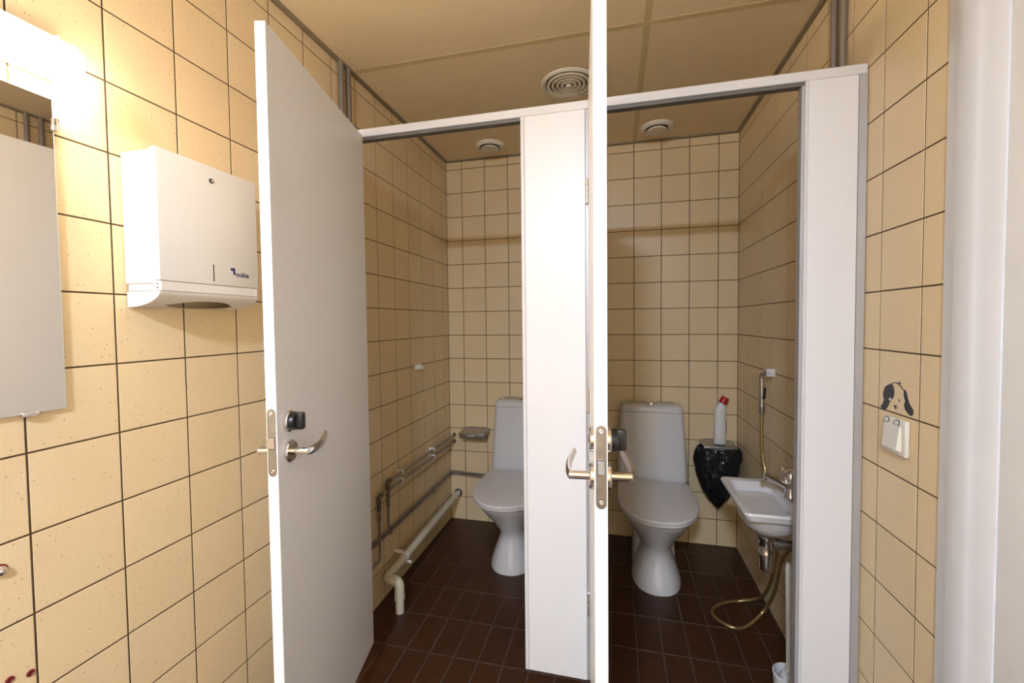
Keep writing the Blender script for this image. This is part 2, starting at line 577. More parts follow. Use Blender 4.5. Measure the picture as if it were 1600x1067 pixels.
def hinge(parent, x, y, z):
    h = MB()
    for k in range(4):
        h.lathe([(0.0052, 0.0004), (0.0058, 0.001), (0.0058, 0.0178), (0.0052, 0.0184)], (x, y, z - 0.038 + 0.019 * k), 'z', 14)
    h.lathe([(0.003, 0), (0.003, 0.076)], (x, y, z - 0.038), 'z', 10)
    return h.build('hinge', M['chrome'], parent)


for x in (0.1765, 0.983):
    for z in (1.717, 1.055, 0.385):
        hinge(pt, x, YP - 0.0065, z)


# ---------------------------------------------------------------- cubicle doors (built shut, swung open about their hinge)
def cubicle_door(name, loc, angle, label):
    d = empty(name, loc, label, 'door', kind='structure', rz=-angle)
    w, h, t = 0.580, 1.852, 0.012
    leaf = MB().box(0.002, w - 0.0012, -t, t, 0, h, 0.0010, 1).build('leaf', M['laminate'], d, True)
    MB().box(w - 0.0014, w, -t, t, 0, h, 0.0006, 1).build('edge_band', M['door_edge'], leaf, True)
    # lock forend let into the free edge
    zc = 0.915
    ring = []
    for s, a0 in ((1, 0), (-1, pi)):
        for j in range(9):
            a = a0 + j / 8 * pi
            ring.append((0.0098 * cos(a), zc + s * 0.068 + 0.0098 * sin(a)))
    pl = MB().prism(ring, 'x', w - 0.001, w + 0.0012).build('lock_plate', M['steel'], d, True)
    for s in (-1, 1):
        MB().lathe([(0.0042, 0), (0.0042, 0.0006), (0.0028, 0.0012), (0.0012, 0.0004), (0.0, 0.0004)], (w + 0.0012, 0, zc + s * 0.066), 'x', 14).build('screw', M['chrome'], pl, True)
    MB().box(w + 0.0010, w + 0.0015, -0.0072, 0.0072, zc - 0.0155, zc + 0.0135).build('latch_recess_shade', M['gap'], d, True)  # dark plate standing for the shade in the latch recess
    lt = MB()
    lt.add([(w, -0.006, zc - 0.010), (w, 0.006, zc - 0.014), (w, 0.006, zc + 0.012), (w, -0.006, zc + 0.012),
            (w + 0.012, -0.006, zc - 0.010), (w + 0.0025, 0.006, zc - 0.014), (w + 0.0025, 0.006, zc + 0.012), (w + 0.012, -0.006, zc + 0.012)],
           [(0, 1, 2, 3), (4, 5, 6, 7), (0, 1, 5, 4), (1, 2, 6, 5), (2, 3, 7, 6), (3, 0, 4, 7)])
    lt.build('latch_bolt', M['chrome'], d, True)
    # lever handles and rosettes on both faces; thumb turn inside (+y), coin release outside (-y)
    u = 0.532
    zl, zt = 0.882, 0.954
    for s, ax in ((1, 'y'), (-1, '-y')):
        ro = MB().lathe([(0.0265, 0), (0.0265, 0.006), (0.0235, 0.009), (0.011, 0.009), (0.0, 0.009)], (u, s * t, zl), ax, 28).build('handle_rosette', M['chrome'], d, True)
        nk = MB().tube([(u, s * (t + 0.008), zl), (u, s * (t + 0.048), zl)], 0.0088, 16)
        nk.build('lever_neck', M['chrome'], d, True)
        # curved, flattened grip that sweeps back towards the hinge side and slightly up
        path = catmull([(u + 0.006, s * (t + 0.045), zl), (u - 0.020, s * (t + 0.050), zl + 0.000), (u - 0.055, s * (t + 0.050), zl + 0.003),
                        (u - 0.085, s * (t + 0.045), zl + 0.009), (u - 0.106, s * (t + 0.039), zl + 0.016)], 6)
        n = len(path)
        rad = [0.0086 * (0.9 if i == 0 else 1) + 0.0030 * sin(pi * i / (n - 1)) - (0.002 if i == n - 1 else 0) for i in range(n)]
        MB().tube(path, 0.009, 14, True, rad, (0.55, 1.0)).build('lever', M['chrome'], d, True)
        MB().lathe([(0.0255, 0), (0.0255, 0.006), (0.0225, 0.009), (0.012, 0.009), (0.0, 0.009)], (u, s * t, zt), ax, 28).build('lock_rosette', M['chrome'], d, True)
        if s > 0:
            k = MB().lathe([(0.0215, 0), (0.0215, 0.010), (0.019, 0.014), (0.0, 0.014)], (u, s * (t + 0.008), zt), ax, 24)
            k.box(u - 0.0085, u + 0.0085, t + 0.020, t + 0.038, zt - 0.020, zt + 0.020, 0.003)
            k.build('thumb_turn', M['black'], d, True, 'black plastic thumb turn')
        else:
            MB().box(u - 0.0015, u + 0.0015, -t - 0.0105, -t - 0.0088, zt - 0.008, zt + 0.008).build('coin_slot', M['black'], d, True)
    return d


cubicle_door('door_1', (0.183, -1.2485, ZB), radians(77.4), 'white laminate cubicle door of the left stall, swung open beside the towel dispenser')
cubicle_door('door_2', (0.9995, -1.2485, ZB), radians(85.7), 'white cubicle door of the right stall standing open almost edge-on to the camera')

# ---------------------------------------------------------------- lamp over the mirror
la = empty('wall_lamp', (0.0, -2.29, 1.80), 'lit white tube lamp on the left wall above the mirror', 'lamp')
LY0, LY1, LZ, LX = -2.600, -1.990, 1.809, 0.050
MB().box(0.001, 0.0135, LY0 + 0.01, LY1 - 0.010, LZ - 0.026, LZ + 0.026, 0.003).build('back_plate', M['enamel'], la)
rings = []
for y, k in ((LY0, 0.55), (LY0 + 0.006, 0.88), (LY0 + 0.016, 1.0), (LY1 - 0.016, 1.0), (LY1 - 0.006, 0.88), (LY1, 0.55)):
    rings.append([Vector((LX + 0.034 * k * cos(a), y, LZ + 0.034 * k * sin(a))) for a in [2 * pi * j / 28 for j in range(28)]])
MB().loft(rings).build('diffuser', M['tube'], la)
# opaque enamelled reflector over the wall side and top of the tube
arc_o = [(LX + 0.0375 * cos(radians(a)), LZ + 0.0375 * sin(radians(a))) for a in range(80, 206, 6)]
arc_i = [(LX + 0.0352 * cos(radians(a)), LZ + 0.0352 * sin(radians(a))) for a in range(80, 206, 6)]
MB().prism(arc_o + arc_i[::-1], 'y', LY0 + 0.004, LY1 - 0.004, True).build('reflector', M['enamel'], la)
MB().box(0.030, 0.050, LY1 - 0.030, LY1 - 0.026, LZ + 0.036, LZ + 0.047, 0.001, 1).build('clip', M['enamel'], la)

# ---------------------------------------------------------------- ceiling lamp behind the camera
cl = empty('ceiling_lamp', (0.82, -3.80, H), 'round white ceiling lamp behind the viewpoint', 'lamp')
MB().lathe([(0.125, 0), (0.125, 0.018), (0.118, 0.024)], (0.82, -3.80, H), '-z', 40).build('base', M['enamel'], cl)
MB().lathe([(0.116, 0.024), (0.114, 0.034), (0.10, 0.048), (0.07, 0.058), (0.0, 0.062)], (0.82, -3.80, H), '-z', 40).build('diffuser', M['ceil_lamp'], cl)

# ---------------------------------------------------------------- mirror
mi = empty('mirror', (0.0, -2.235, 1.146), 'frameless rectangular mirror on the left wall under the tube lamp', 'mirror')
MB().box(0.0035, 0.0082, -2.460, -2.008, 1.146, 1.748).build('glass_sheet', M['glass_edge'], mi)
MB().box(0.0083, 0.0086, -2.4585, -2.0095, 1.1475, 1.7465).build('silvered_face', M['mirror'], mi)
for y, z, dy, dz in ((-2.006, 1.700, 0.005, 0.012), (-2.462, 1.700, 0.005, 0.012), (-2.062, 1.145, 0.013, 0.005), (-2.41, 1.145, 0.013, 0.005)):
    MB().box(0.0005, 0.013, y - dy, y + dy, z - dz, z + dz, 0.002).build('mirror_clip', M['chrome'], mi)

# ---------------------------------------------------------------- paper towel dispenser
pd = empty('paper_towel_dispenser', (0.0, -1.755, 1.349), 'white enamelled steel paper towel dispenser on the left wall', 'dispenser')
DY0, DY1, DX = -1.890, -1.624, 0.100
MB().box(0.001, 0.086, DY0, DY1, 1.400, 1.692, 0.002, 1).build('housing', M['enamel'], pd)
co = MB().box(0.082, DX, DY0 + 0.001, DY1 - 0.001, 1.407, 1.698, 0.003, 2).build('front_cover', M['enamel'], pd)
MB().lathe([(0.0058, 0), (0.0058, 0.002), (0.0050, 0.0025), (0.0034, 0.0025), (0.0, 0.0025)], (DX, -1.759, 1.662), 'x', 20).build('lock_ring', M['black'], co)
MB().lathe([(0.0030, 0.002), (0.0030, 0.0032), (0.0, 0.0032)], (DX, -1.759, 1.662), 'x', 16).build('lock_core', M['chrome'], co)
MB().box(DX - 0.001, DX + 0.0004, -1.7613, -1.7587, 1.415, 1.457).build('level_slot', M['black'], co)
# bottom tray: curved underside with a lens-shaped opening
MB().box(0.004, 0.0985, DY0 + 0.003, DY1 - 0.003, 1.3835, 1.4065, 0.002, 1).build('tray_lip', M['enamel'], pd)
arc = []
for k in range(13):
    t = k / 12
    a = t * pi / 2
    arc.append((0.098 - 0.096 * (1 - cos(a)) ** 0.85, 1.3835 - 0.0345 * sin(a) ** 0.9))


def arcpt(t):
    x = max(0.0, min(11.999, t * 12))
    i = int(x)
    f = x - i
    return (arc[i][0] * (1 - f) + arc[i + 1][0] * f, arc[i][1] * (1 - f) + arc[i + 1][1] * f)


tray = MB()
NY = 44
y_a, y_b = -1.842, -1.668
cols = []
for i in range(NY + 1):
    y = DY0 + 0.002 + (DY1 - DY0 - 0.004) * i / NY
    q = (y - (y_a + y_b) / 2) / ((y_b - y_a) / 2)
    half = 0.27 * (1 - abs(q) ** 2.6) if abs(q) < 1 else 0.0
    c = 0.60
    cols.append((y, c - half, c + half))
for part in (0, 1):
    vs, fs = [], []
    for y, t0, t1 in cols:
        for k in range(9):
            t = (t0 * k / 8) if part == 0 else (t1 + (1 - t1) * k / 8)
            x, z = arcpt(t)
            vs.append((x, y, z))
    for i in range(NY):
        for k in range(8):
            a = i * 9 + k
            fs.append((a, a + 1, a + 10, a + 9))
    tray.add(vs, fs, True)
for y in (DY0 + 0.002, DY1 - 0.002):
    ring = [(x, y, z) for x, z in arc] + [(0.002, y, 1.3835)]
    tray.add(ring, [tuple(range(len(ring)))])
tray.build('curved_tray', M['enamel'], pd)
# folded side plate edges and small rivets
MB().box(0.006, 0.094, -1.845, -1.665, 1.3835, 1.3860).build('tray_floor', M['inner_grey'], pd)
for z in (1.391, 1.399):
    MB().lathe([(0.0018, 0), (0.0018, 0.001), (0, 0.0014)], (0.090, DY0 + 0.0032, z), '-y', 10).build('rivet', M['black'], pd)


def text_mesh(body, size, offset, shear=0.0):
    cu = bpy.data.curves.new('print', 'FONT')
    cu.body = body
    cu.size = size
    cu.offset = offset
    cu.extrude = 0.00015
    cu.shear = shear
    o = bpy.data.objects.new('print', cu)
    COL.objects.link(o)
    dg = bpy.context.evaluated_depsgraph_get()
    me = bpy.data.meshes.new_from_object(o.evaluated_get(dg))
    vs = [v.co.copy() for v in me.vertices]
    fs = [tuple(p.vertices) for p in me.polygons]
    bpy.data.objects.remove(o)
    bpy.data.curves.remove(cu)
    bpy.data.meshes.remove(me)
    return vs, fs


vs, fs = text_mesh('nokia', 0.0190, 0.0003)
x0, x1 = min(v.x for v in vs), max(v.x for v in vs)
k = 0.040 / (x1 - x0)
MB().add([(DX + 0.0003 + v.z, -1.6965 + (v.x - x0) * k, 1.4330 + v.y) for v in vs], fs).build('lettering', M['ink'], co)
mk = [(-1.7130, 1.4520), (-1.7100, 1.4545), (-1.6990, 1.4545), (-1.6990, 1.4370), (-1.7045, 1.4370), (-1.7045, 1.4470), (-1.7060, 1.4490), (-1.7075, 1.4470), (-1.7105, 1.4470)]
MB().prism(mk, 'x', DX - 0.0002, DX + 0.0005).build('emblem', M['ink'], co)

# ---------------------------------------------------------------- wall plugs and hook low on the left wall
for n, (y, z) in enumerate(((-2.075, 0.658), (-2.103, 0.668))):
    o = MB().lathe([(0.0062, -0.004), (0.0062, 0.0012), (0.0046, 0.0022), (0.0034, 0.0006), (0.0, 0.0002)], (0, y, z), 'x', 18).build('wall_plug', M['red_plug'])
    tag(o, ['dark red plastic wall plug in the tiles at lower left, nearer the joint', 'dark red plastic wall plug at the lower left picture edge'][n], 'wall plug', 'wall plugs in the left wall')
o = empty('wall_screw', (0, -2.108, 0.872), 'chrome domed screw in the lower left tiles, cut by the picture edge', 'screw')
MB().lathe([(0.010, 0), (0.010, 0.002), (0.0085, 0.006), (0.005, 0.009), (0, 0.010)], (0, -2.109, 0.872), 'x', 20).build('screw_head', M['chrome'], o)
MB().lathe([(0.0115, -0.003), (0.0115, 0.001), (0.0095, 0.0015)], (0, -2.109, 0.873), 'x', 20).build('plug_collar', M['red_plug'], o)

# ---------------------------------------------------------------- light switch with puppy sticker
sw = empty('light_switch', (W, -1.396, 0.975), 'ivory light switch on the right wall under the puppy sticker', 'light switch')
MB().box(W - 0.0115, W - 0.0005, -1.440, -1.352, 0.975, 1.063, 0.0045, 3).build('cover_plate', M['switch'], sw)
rk = MB()
rk.add([(W - 0.0110, -1.366, 0.987), (W - 0.0110, -1.426, 0.987), (W - 0.0110, -1.426, 1.047), (W - 0.0110, -1.366, 1.047),
        (W - 0.0215, -1.3685, 0.990), (W - 0.0215, -1.4235, 0.990), (W - 0.0145, -1.4235, 1.0455), (W - 0.0145, -1.3685, 1.0455)],
       [(3, 2, 1, 0), (4, 5, 6, 7), (0, 1, 5, 4), (1, 2, 6, 5), (2, 3, 7, 6), (3, 0, 4, 7)])
rk.build('rocker', M['switch'], sw)

DOG = {
 'patch': [(-1362.1, 1142.0), (-1367.7, 1142.0), (-1372.2, 1136.7), (-1375.7, 1128.9), (-1376.6, 1120.7), (-1374.6, 1111.9), (-1368.9, 1103.6), (-1361.8, 1097.4), (-1357.9, 1093.0), (-1356.1, 1087.3), (-1350.6, 1079.8), (-1343.9, 1073.7), (-1335.3, 1069.8), (-1328.2, 1069.9), (-1322.8, 1072.1), (-1323.2, 1081.4), (-1329.5, 1084.4), (-1331.1, 1090.1), (-1335.2, 1095.3), (-1332.5, 1102.4), (-1330.5, 1110.8), (-1333.0, 1121.0), (-1340.3, 1131.9), (-1350.5, 1137.7)],
 'brow': [(-1360.5, 1141.3), (-1366.3, 1144.7), (-1371.9, 1146.6), (-1383.1, 1148.4), (-1394.3, 1146.3), (-1402.2, 1141.7), (-1409.2, 1135.6), (-1411.7, 1133.6), (-1408.0, 1133.0), (-1399.8, 1138.9), (-1391.2, 1143.8), (-1381.6, 1146.1), (-1371.9, 1144.5), (-1363.8, 1140.6)],
 'tuft': [(-1385.7, 1148.5), (-1392.7, 1148.5), (-1395.6, 1154.1), (-1396.7, 1149.7), (-1400.1, 1151.6), (-1398.3, 1148.9), (-1402.1, 1147.0), (-1394.3, 1145.7)],
 'ear': [(-1409.2, 1135.6), (-1416.2, 1134.9), (-1420.8, 1131.1), (-1424.0, 1124.6), (-1427.2, 1115.1), (-1431.9, 1106.0), (-1439.4, 1098.6), (-1445.9, 1093.0), (-1447.8, 1087.5), (-1445.7, 1081.2), (-1440.1, 1077.0), (-1432.8, 1077.9), (-1425.3, 1081.7), (-1417.7, 1087.2), (-1413.5, 1094.4), (-1413.3, 1101.5), (-1417.0, 1107.2), (-1413.9, 1112.7), (-1411.5, 1120.4), (-1411.2, 1128.5)],
 'eye': [(-1390.1, 1108.9), (-1394.5, 1108.6), (-1397.8, 1104.7), (-1397.3, 1100.7), (-1394.1, 1102.6)],
 'nose': [(-1373.7, 1089.1), (-1381.7, 1091.9), (-1388.8, 1091.2), (-1390.8, 1087.9), (-1383.7, 1080.6), (-1378.1, 1084.3)],
 'shine': [(-1384.3, 1089.5), (-1388.8, 1088.7), (-1386.1, 1084.0)],
 'weye': [(-1366.6, 1103.6), (-1365.6, 1101.3), (-1362.9, 1099.5), (-1359.4, 1098.8), (-1356.5, 1099.6), (-1355.3, 1101.5), (-1356.3, 1103.8), (-1359.1, 1105.7), (-1362.6, 1106.3), (-1365.5, 1105.5)],
 'paw': [(-1355.6, 1051.3), (-1357.7, 1059.3), (-1365.5, 1064.9), (-1374.5, 1066.6), (-1381.0, 1062.4), (-1379.2, 1054.6), (-1373.4, 1050.7), (-1371.2, 1053.8), (-1369.3, 1049.8), (-1364.8, 1052.4), (-1361.2, 1049.0)],
 'paw2': [(-1393.7, 1053.1), (-1397.7, 1060.3), (-1407.1, 1065.7), (-1416.4, 1066.1), (-1419.7, 1060.8), (-1417.7, 1054.3), (-1412.9, 1049.0), (-1410.9, 1052.6), (-1406.7, 1048.8), (-1404.6, 1052.8), (-1399.6, 1050.8)]}


def decal(key, x, mat, name, parent, shrink=1.0, dz=0.0):
    pts = [(a / 1000, b / 1000 + dz) for a, b in DOG[key]]
    cy = sum(p[0] for p in pts) / len(pts)
    cz = sum(p[1] for p in pts) / len(pts)
    pts = [(cy + (p[0] - cy) * shrink, cz + (p[1] - cz) * shrink) for p in pts]
    return MB().prism(pts, 'x', x - 0.0003, x).build(name, M[mat], parent)


st = empty('puppy_sticker', (W, -1.385, 1.07), 'black and white peeking puppy sticker on the right wall tiles above the switch', 'sticker')
XS = W + 0.0001
for key, nm in (('patch', 'dark_ear'), ('brow', 'head_outline'), ('tuft', 'hair_tuft'), ('ear', 'dark_ear'), ('eye', 'eye'), ('nose', 'nose')):
    decal(key, XS, 'sticker_black', nm, st)
decal('weye', XS - 0.0003, 'sticker_white', 'eye', st)
decal('shine', XS - 0.0003, 'sticker_white', 'nose_highlight', st)
for key in ('paw', 'paw2'):
    XP = W - 0.0115
    p = decal(key, XP, 'sticker_black', 'paw', st, 1.0, -0.004)
    pts = [(a / 1000, b / 1000 - 0.004) for a, b in DOG[key]]
    cy = sum(q[0] for q in pts) / len(pts)
    cz = sum(q[1] for q in pts) / len(pts)
    MB().prism([(cy + (q[0] - cy) * 0.74, cz + (q[1] - cz) * 0.74 + 0.0005) for q in pts], 'x', XP - 0.0006, XP - 0.0003).build('paw_fill', M['sticker_white'], p)


# ---------------------------------------------------------------- toilets
def make_toilet(cx, label):
    t = empty('toilet', (cx, -0.30, 0.0), label, 'toilet', 'toilets in the two stalls')
    N = 40

    def sec(z, hw, yf, yb, e=2.3):
        out = []
        cy, hy = (yf + yb) / 2, (yb - yf) / 2
        for j in range(N):
            a = 2 * pi * j / N
            c, s = cos(a), sin(a)
            out.append(Vector((cx + hw * math.copysign(abs(c) ** (2 / e), c), cy + hy * math.copysign(abs(s) ** (2 / e), s), z)))
        return out
    # pedestal: flared foot, narrow waist, bowl widening to the rim
    bowl = [sec(0.0, 0.118, -0.545, -0.20), sec(0.012, 0.119, -0.546, -0.20), sec(0.05, 0.108, -0.530, -0.20), sec(0.10, 0.091, -0.506, -0.20),
            sec(0.145, 0.076, -0.484, -0.20), sec(0.172, 0.074, -0.482, -0.20), sec(0.20, 0.083, -0.496, -0.20), sec(0.25, 0.108, -0.540, -0.19), sec(0.30, 0.134, -0.590, -0.18),
            sec(0.35, 0.160, -0.640, -0.16), sec(0.385, 0.176, -0.672, -0.14), sec(0.402, 0.178, -0.676, -0.14)]
    ped = MB().loft(bowl)
    # rear trap body carrying the cistern
    rear = [sec(0.0, 0.112, -0.34, -0.06, 4), sec(0.10, 0.108, -0.34, -0.05, 4), sec(0.25, 0.108, -0.34, -0.03, 4), sec(0.34, 0.125, -0.32, -0.015, 4), sec(0.418, 0.170, -0.24, -0.012, 5)]
    ped.loft(rear)
    ped.build('bowl', M['ceramic'], t)
    # cistern: tapers upwards, bowed front

    def tank(z, hw, d, bow, r=0.03):
        base = rrect(cx, -0.012 - d / 2, hw, d / 2, r, z, 5)
        out = []
        for p in base:
            f = max(0.0, (-0.012 - d / 2 - p.y) / (d / 2))
            out.append(Vector((p.x, p.y - bow * f * (1 - ((p.x - cx) / hw) ** 2), z)))
        return out
    c = MB().loft([tank(0.419, 0.186, 0.165, 0.022), tank(0.440, 0.188, 0.168, 0.022), tank(0.60, 0.180, 0.158, 0.018), tank(0.72, 0.172, 0.148, 0.016), tank(0.793, 0.167, 0.142, 0.014)])
    c.build('cistern', M['ceramic'], t)
    ld = MB().loft([tank(0.7945, 0.1665, 0.142, 0.014), tank(0.800, 0.1675, 0.143, 0.015), tank(0.816, 0.166, 0.141, 0.014), tank(0.827, 0.157, 0.132, 0.012, 0.028), tank(0.832, 0.135, 0.110, 0.008, 0.025)])
    lo = ld.build('cistern_lid', M['ceramic'], t)
    MB().lathe([(0.034, 0), (0.034, 0.004), (0.030, 0.010), (0.012, 0.012), (0, 0.012)], (cx, -0.080, 0.8315), 'z', 28).build('flush_button', M['chrome'], lo)

    # seat and lid: D-shaped
    def dring(z, inset):
        out = []
        hw = 0.190 - inset
        n = 30
        for j in range(n + 1):
            a = pi * j / n
            c_, s_ = cos(a), sin(a)
            out.append(Vector((cx + hw * math.copysign(abs(c_) ** 0.86, c_), -0.425 - (0.283 - inset) * abs(s_) ** 0.93, z)))
        out += [Vector((cx - hw * 0.99, -0.32, z)), Vector((cx - hw * 0.955, -0.235 - inset * 0.5, z)), Vector((cx - hw * 0.90, -0.205 - inset, z)),
                Vector((cx + hw * 0.90, -0.205 - inset, z)), Vector((cx + hw * 0.955, -0.235 - inset * 0.5, z)), Vector((cx + hw * 0.99, -0.32, z))]
        return out
    MB().loft([dring(0.4030, 0.008), dring(0.4055, 0.004), dring(0.4130, 0.004), dring(0.4150, 0.008)]).build('seat', M['lid'], t)
    MB().loft([dring(0.4152, 0.006), dring(0.4165, 0.001), dring(0.4250, 0.0), dring(0.4305, 0.004), dring(0.4330, 0.016), dring(0.4345, 0.06)]).build('seat_lid', M['lid'], t)
    for s in (-1, 1):
        MB().tube([(cx + s * 0.075 - 0.02, -0.208, 0.424), (cx + s * 0.075 + 0.02, -0.208, 0.424)], 0.009, 12).build('seat_hinge', M['plastic'], t)
    return t


toilet = make_toilet(1.268, 'white ceramic toilet with closed lid in the right stall beside the black bin bag')
toilet2 = copy_tree(toilet)
toilet2.location = (0.522, -0.30, 0.0)
toilet2['label'] = 'white ceramic toilet in the left stall, partly hidden by the middle panel'


# ---------------------------------------------------------------- paper holders (chrome flap lids)
def make_holder(cx, label):
    h = empty('toilet_paper_holder', (cx, -0.065, 0.56), label, 'paper holder', 'chrome toilet paper holders')
    MB().box(cx - 0.060, cx + 0.060, -0.006, -0.0003, 0.545, 0.625, 0.002, 1).build('back_plate', M['steel'], h)
    lid = MB()
    a, b = 0.086, 0.086
    r0 = [(cx - a, -0.004, 0.622), (cx + a, -0.004, 0.622), (cx + b, -0.128, 0.612), (cx - b, -0.128, 0.612)]
    r1 = [(cx - a, -0.004, 0.590), (cx + a, -0.004, 0.590), (cx + b - 0.006, -0.126, 0.578), (cx - b + 0.006, -0.126, 0.578)]
    bm = bmesh.new()
    vv = [bm.verts.new(p) for p in r0 + r1]
    for f in ((0, 1, 2, 3), (7, 6, 5, 4), (0, 4, 5, 1), (1, 5, 6, 2), (2, 6, 7, 3), (3, 7, 4, 0)):
        bm.faces.new([vv[i] for i in f])
    bmesh.ops.bevel(bm, geom=list(bm.edges), offset=0.004, segments=3, profile=0.5, affect='EDGES')
    lid.from_bm(bm, True)
    lo = lid.build('flap_lid', M['steel'], h)
    MB().box(cx - 0.020, cx + 0.020, -0.1290, -0.1268, 0.594, 0.600).build('name_strip', M['sticker_white'], lo)
    MB().tube(fillet([(cx - 0.058, -0.004, 0.570), (cx - 0.058, -0.075, 0.560), (cx + 0.058, -0.075, 0.560)], 0.012), 0.004, 10).build('roll_arm', M['chrome'], h)
    return h


holder = make_holder(0.193, 'chrome toilet paper holder on the rear wall of the left stall')
holder2 = copy_tree(holder)
holder2.location = (1.627, -0.065, 0.56)
holder2['label'] = 'chrome toilet paper holder in the right stall, under the cleaner bottle'

# black bin bag hung on the right-hand holder
bag = MB()
rings = []
NB = 72
prof = [(0.604, 0.100, 0.066, 1.622), (0.598, 0.106, 0.076, 1.622), (0.57, 0.111, 0.080, 1.621), (0.52, 0.108, 0.080, 1.620), (0.46, 0.101, 0.077, 1.618), (0.40, 0.086, 0.068, 1.616), (0.35, 0.068, 0.056, 1.616), (0.31, 0.046, 0.040, 1.618), (0.275, 0.022, 0.020, 1.622), (0.258, 0.006, 0.006, 1.622)]
rnd = random.Random(3)
ph = [rnd.uniform(0, 6.28) for _ in range(8)]
zz = catmull([Vector((p[0], p[1], p[2])) for p in prof], 3)
cxs = catmull([Vector((p[3], 0, 0)) for p in prof], 3)
for i, q in enumerate(zz):
    ring = []
    for j in range(NB):
        a = 2 * pi * j / NB
        k = q.y * 1.0
        fold = 0.055 * abs(sin(3.5 * a + ph[0] + q.x * 9)) + 0.06 * sin(7 * a + ph[1] - q.x * 22) + 0.035 * sin(13 * a + ph[2] + q.x * 40) + 0.02 * sin(23 * a + ph[3])
        fold += rnd.uniform(-0.018, 0.018)
        s = 1 + fold * (0.35 if i < 3 else 1.0)
        y = -0.085 + q.z * s * sin(a)
        ring.append(Vector((min(cxs[i].x + q.y * s * cos(a), W - 0.004), min(y, -0.004), q.x + 0.004 * sin(5 * a + ph[4]) * (1 if i > 2 else 0.3))))
    rings.append(ring)
bag.loft(rings, False, True)
o = bag.build('bin_bag', M['bag'])
tag(o, 'black plastic bin bag hanging from the chrome holder beside the basin', 'bin bag')
for p in o.data.polygons:
    p.use_smooth = True

# white cleaner bottle with tilted red cap
bt = empty('cleaner_bottle', (1.631, -0.088, 0.6195), 'white toilet cleaner bottle with bent neck and red cap on the right stall paper holder', 'bottle')
zb = 0.6205
rings = []
for z, hx, hy, dx in ((0.0, 0.028, 0.018, 0), (0.004, 0.031, 0.021, 0), (0.05, 0.0315, 0.022, 0), (0.11, 0.030, 0.021, 0), (0.14, 0.0285, 0.020, 0), (0.165, 0.029, 0.020, 0), (0.19, 0.029, 0.0195, 0.001), (0.208, 0.026, 0.018, 0.004), (0.222, 0.019, 0.016, 0.008), (0.230, 0.0165, 0.0150, 0.011)):
    rings.append([Vector((1.631 + dx + hx * cos(2 * pi * j / 28), -0.088 + hy * sin(2 * pi * j / 28), zb + z)) for j in range(28)])
MB().loft(rings).build('body', M['plastic'], bt)
cap = MB().lathe([(0.0185, 0), (0.0215, 0.002), (0.0205, 0.034), (0.0185, 0.038), (0, 0.038)], (0, 0, 0), 'z', 24)
cap.xform(Matrix.Translation((1.642, -0.088, zb + 0.226)) @ Matrix.Rotation(radians(28), 4, 'Y'))
cap.build('cap', M['red'], bt, label='red screw cap')
MB().box(1.6618, 1.6625, -0.097, -0.079, zb + 0.06, zb + 0.13).build('label_print', M['red'], bt)

# ---------------------------------------------------------------- wash basin in the right stall
SX0, SX1, SY0, SY1, SZ = 1.478, W - 0.001, -1.118, -0.772, 0.676
ws = empty('wash_basin', (W, (SY0 + SY1) / 2, 0.54), 'small white ceramic wash basin on the right wall of the right stall', 'basin')
scx, scy, shx, shy = (SX0 + SX1) / 2, (SY0 + SY1) / 2, (SX1 - SX0) / 2, (SY1 - SY0) / 2
bx = scx - 0.028
ba = MB().loft([rrect(scx + 0.010, scy, shx - 0.022, shy - 0.022, 0.02, SZ - 0.036), rrect(scx + 0.003, scy, shx - 0.006, shy - 0.008, 0.022, SZ - 0.028),
                rrect(scx, scy, shx, shy, 0.020, SZ - 0.008), rrect(scx, scy, shx - 0.003, shy - 0.003, 0.018, SZ - 0.001), rrect(scx, scy, shx - 0.012, shy - 0.012, 0.016, SZ),
                rrect(bx, scy, shx - 0.052, shy - 0.030, 0.030, SZ - 0.004), rrect(bx, scy, shx - 0.060, shy - 0.042, 0.035, SZ - 0.022),
                rrect(bx, scy, shx - 0.074, shy - 0.070, 0.04, SZ - 0.075), rrect(bx, scy, shx - 0.092, shy - 0.105, 0.035, SZ - 0.098), rrect(bx, scy, 0.012, 0.012, 0.011, SZ - 0.104)])
rr = []
for z, fx, fy in ((SZ - 0.034, 0.96, 0.92), (SZ - 0.06, 0.93, 0.86), (SZ - 0.09, 0.82, 0.74), (SZ - 0.115, 0.62, 0.54), (SZ - 0.128, 0.36, 0.32), (SZ - 0.131, 0.16, 0.15)):
    rr.append(rrect(bx + 0.012, scy, (shx - 0.034) * fx, (shy - 0.022) * fy, 0.07, z))
ba.loft(rr)
ba.build('bowl', M['ceramic'], ws)
MB().lathe([(0.017, 0), (0.017, 0.002), (0.012, 0.003), (0, 0.002)], (bx, scy, SZ - 0.1040), 'z', 20).build('waste_grid', M['chrome'], ws)

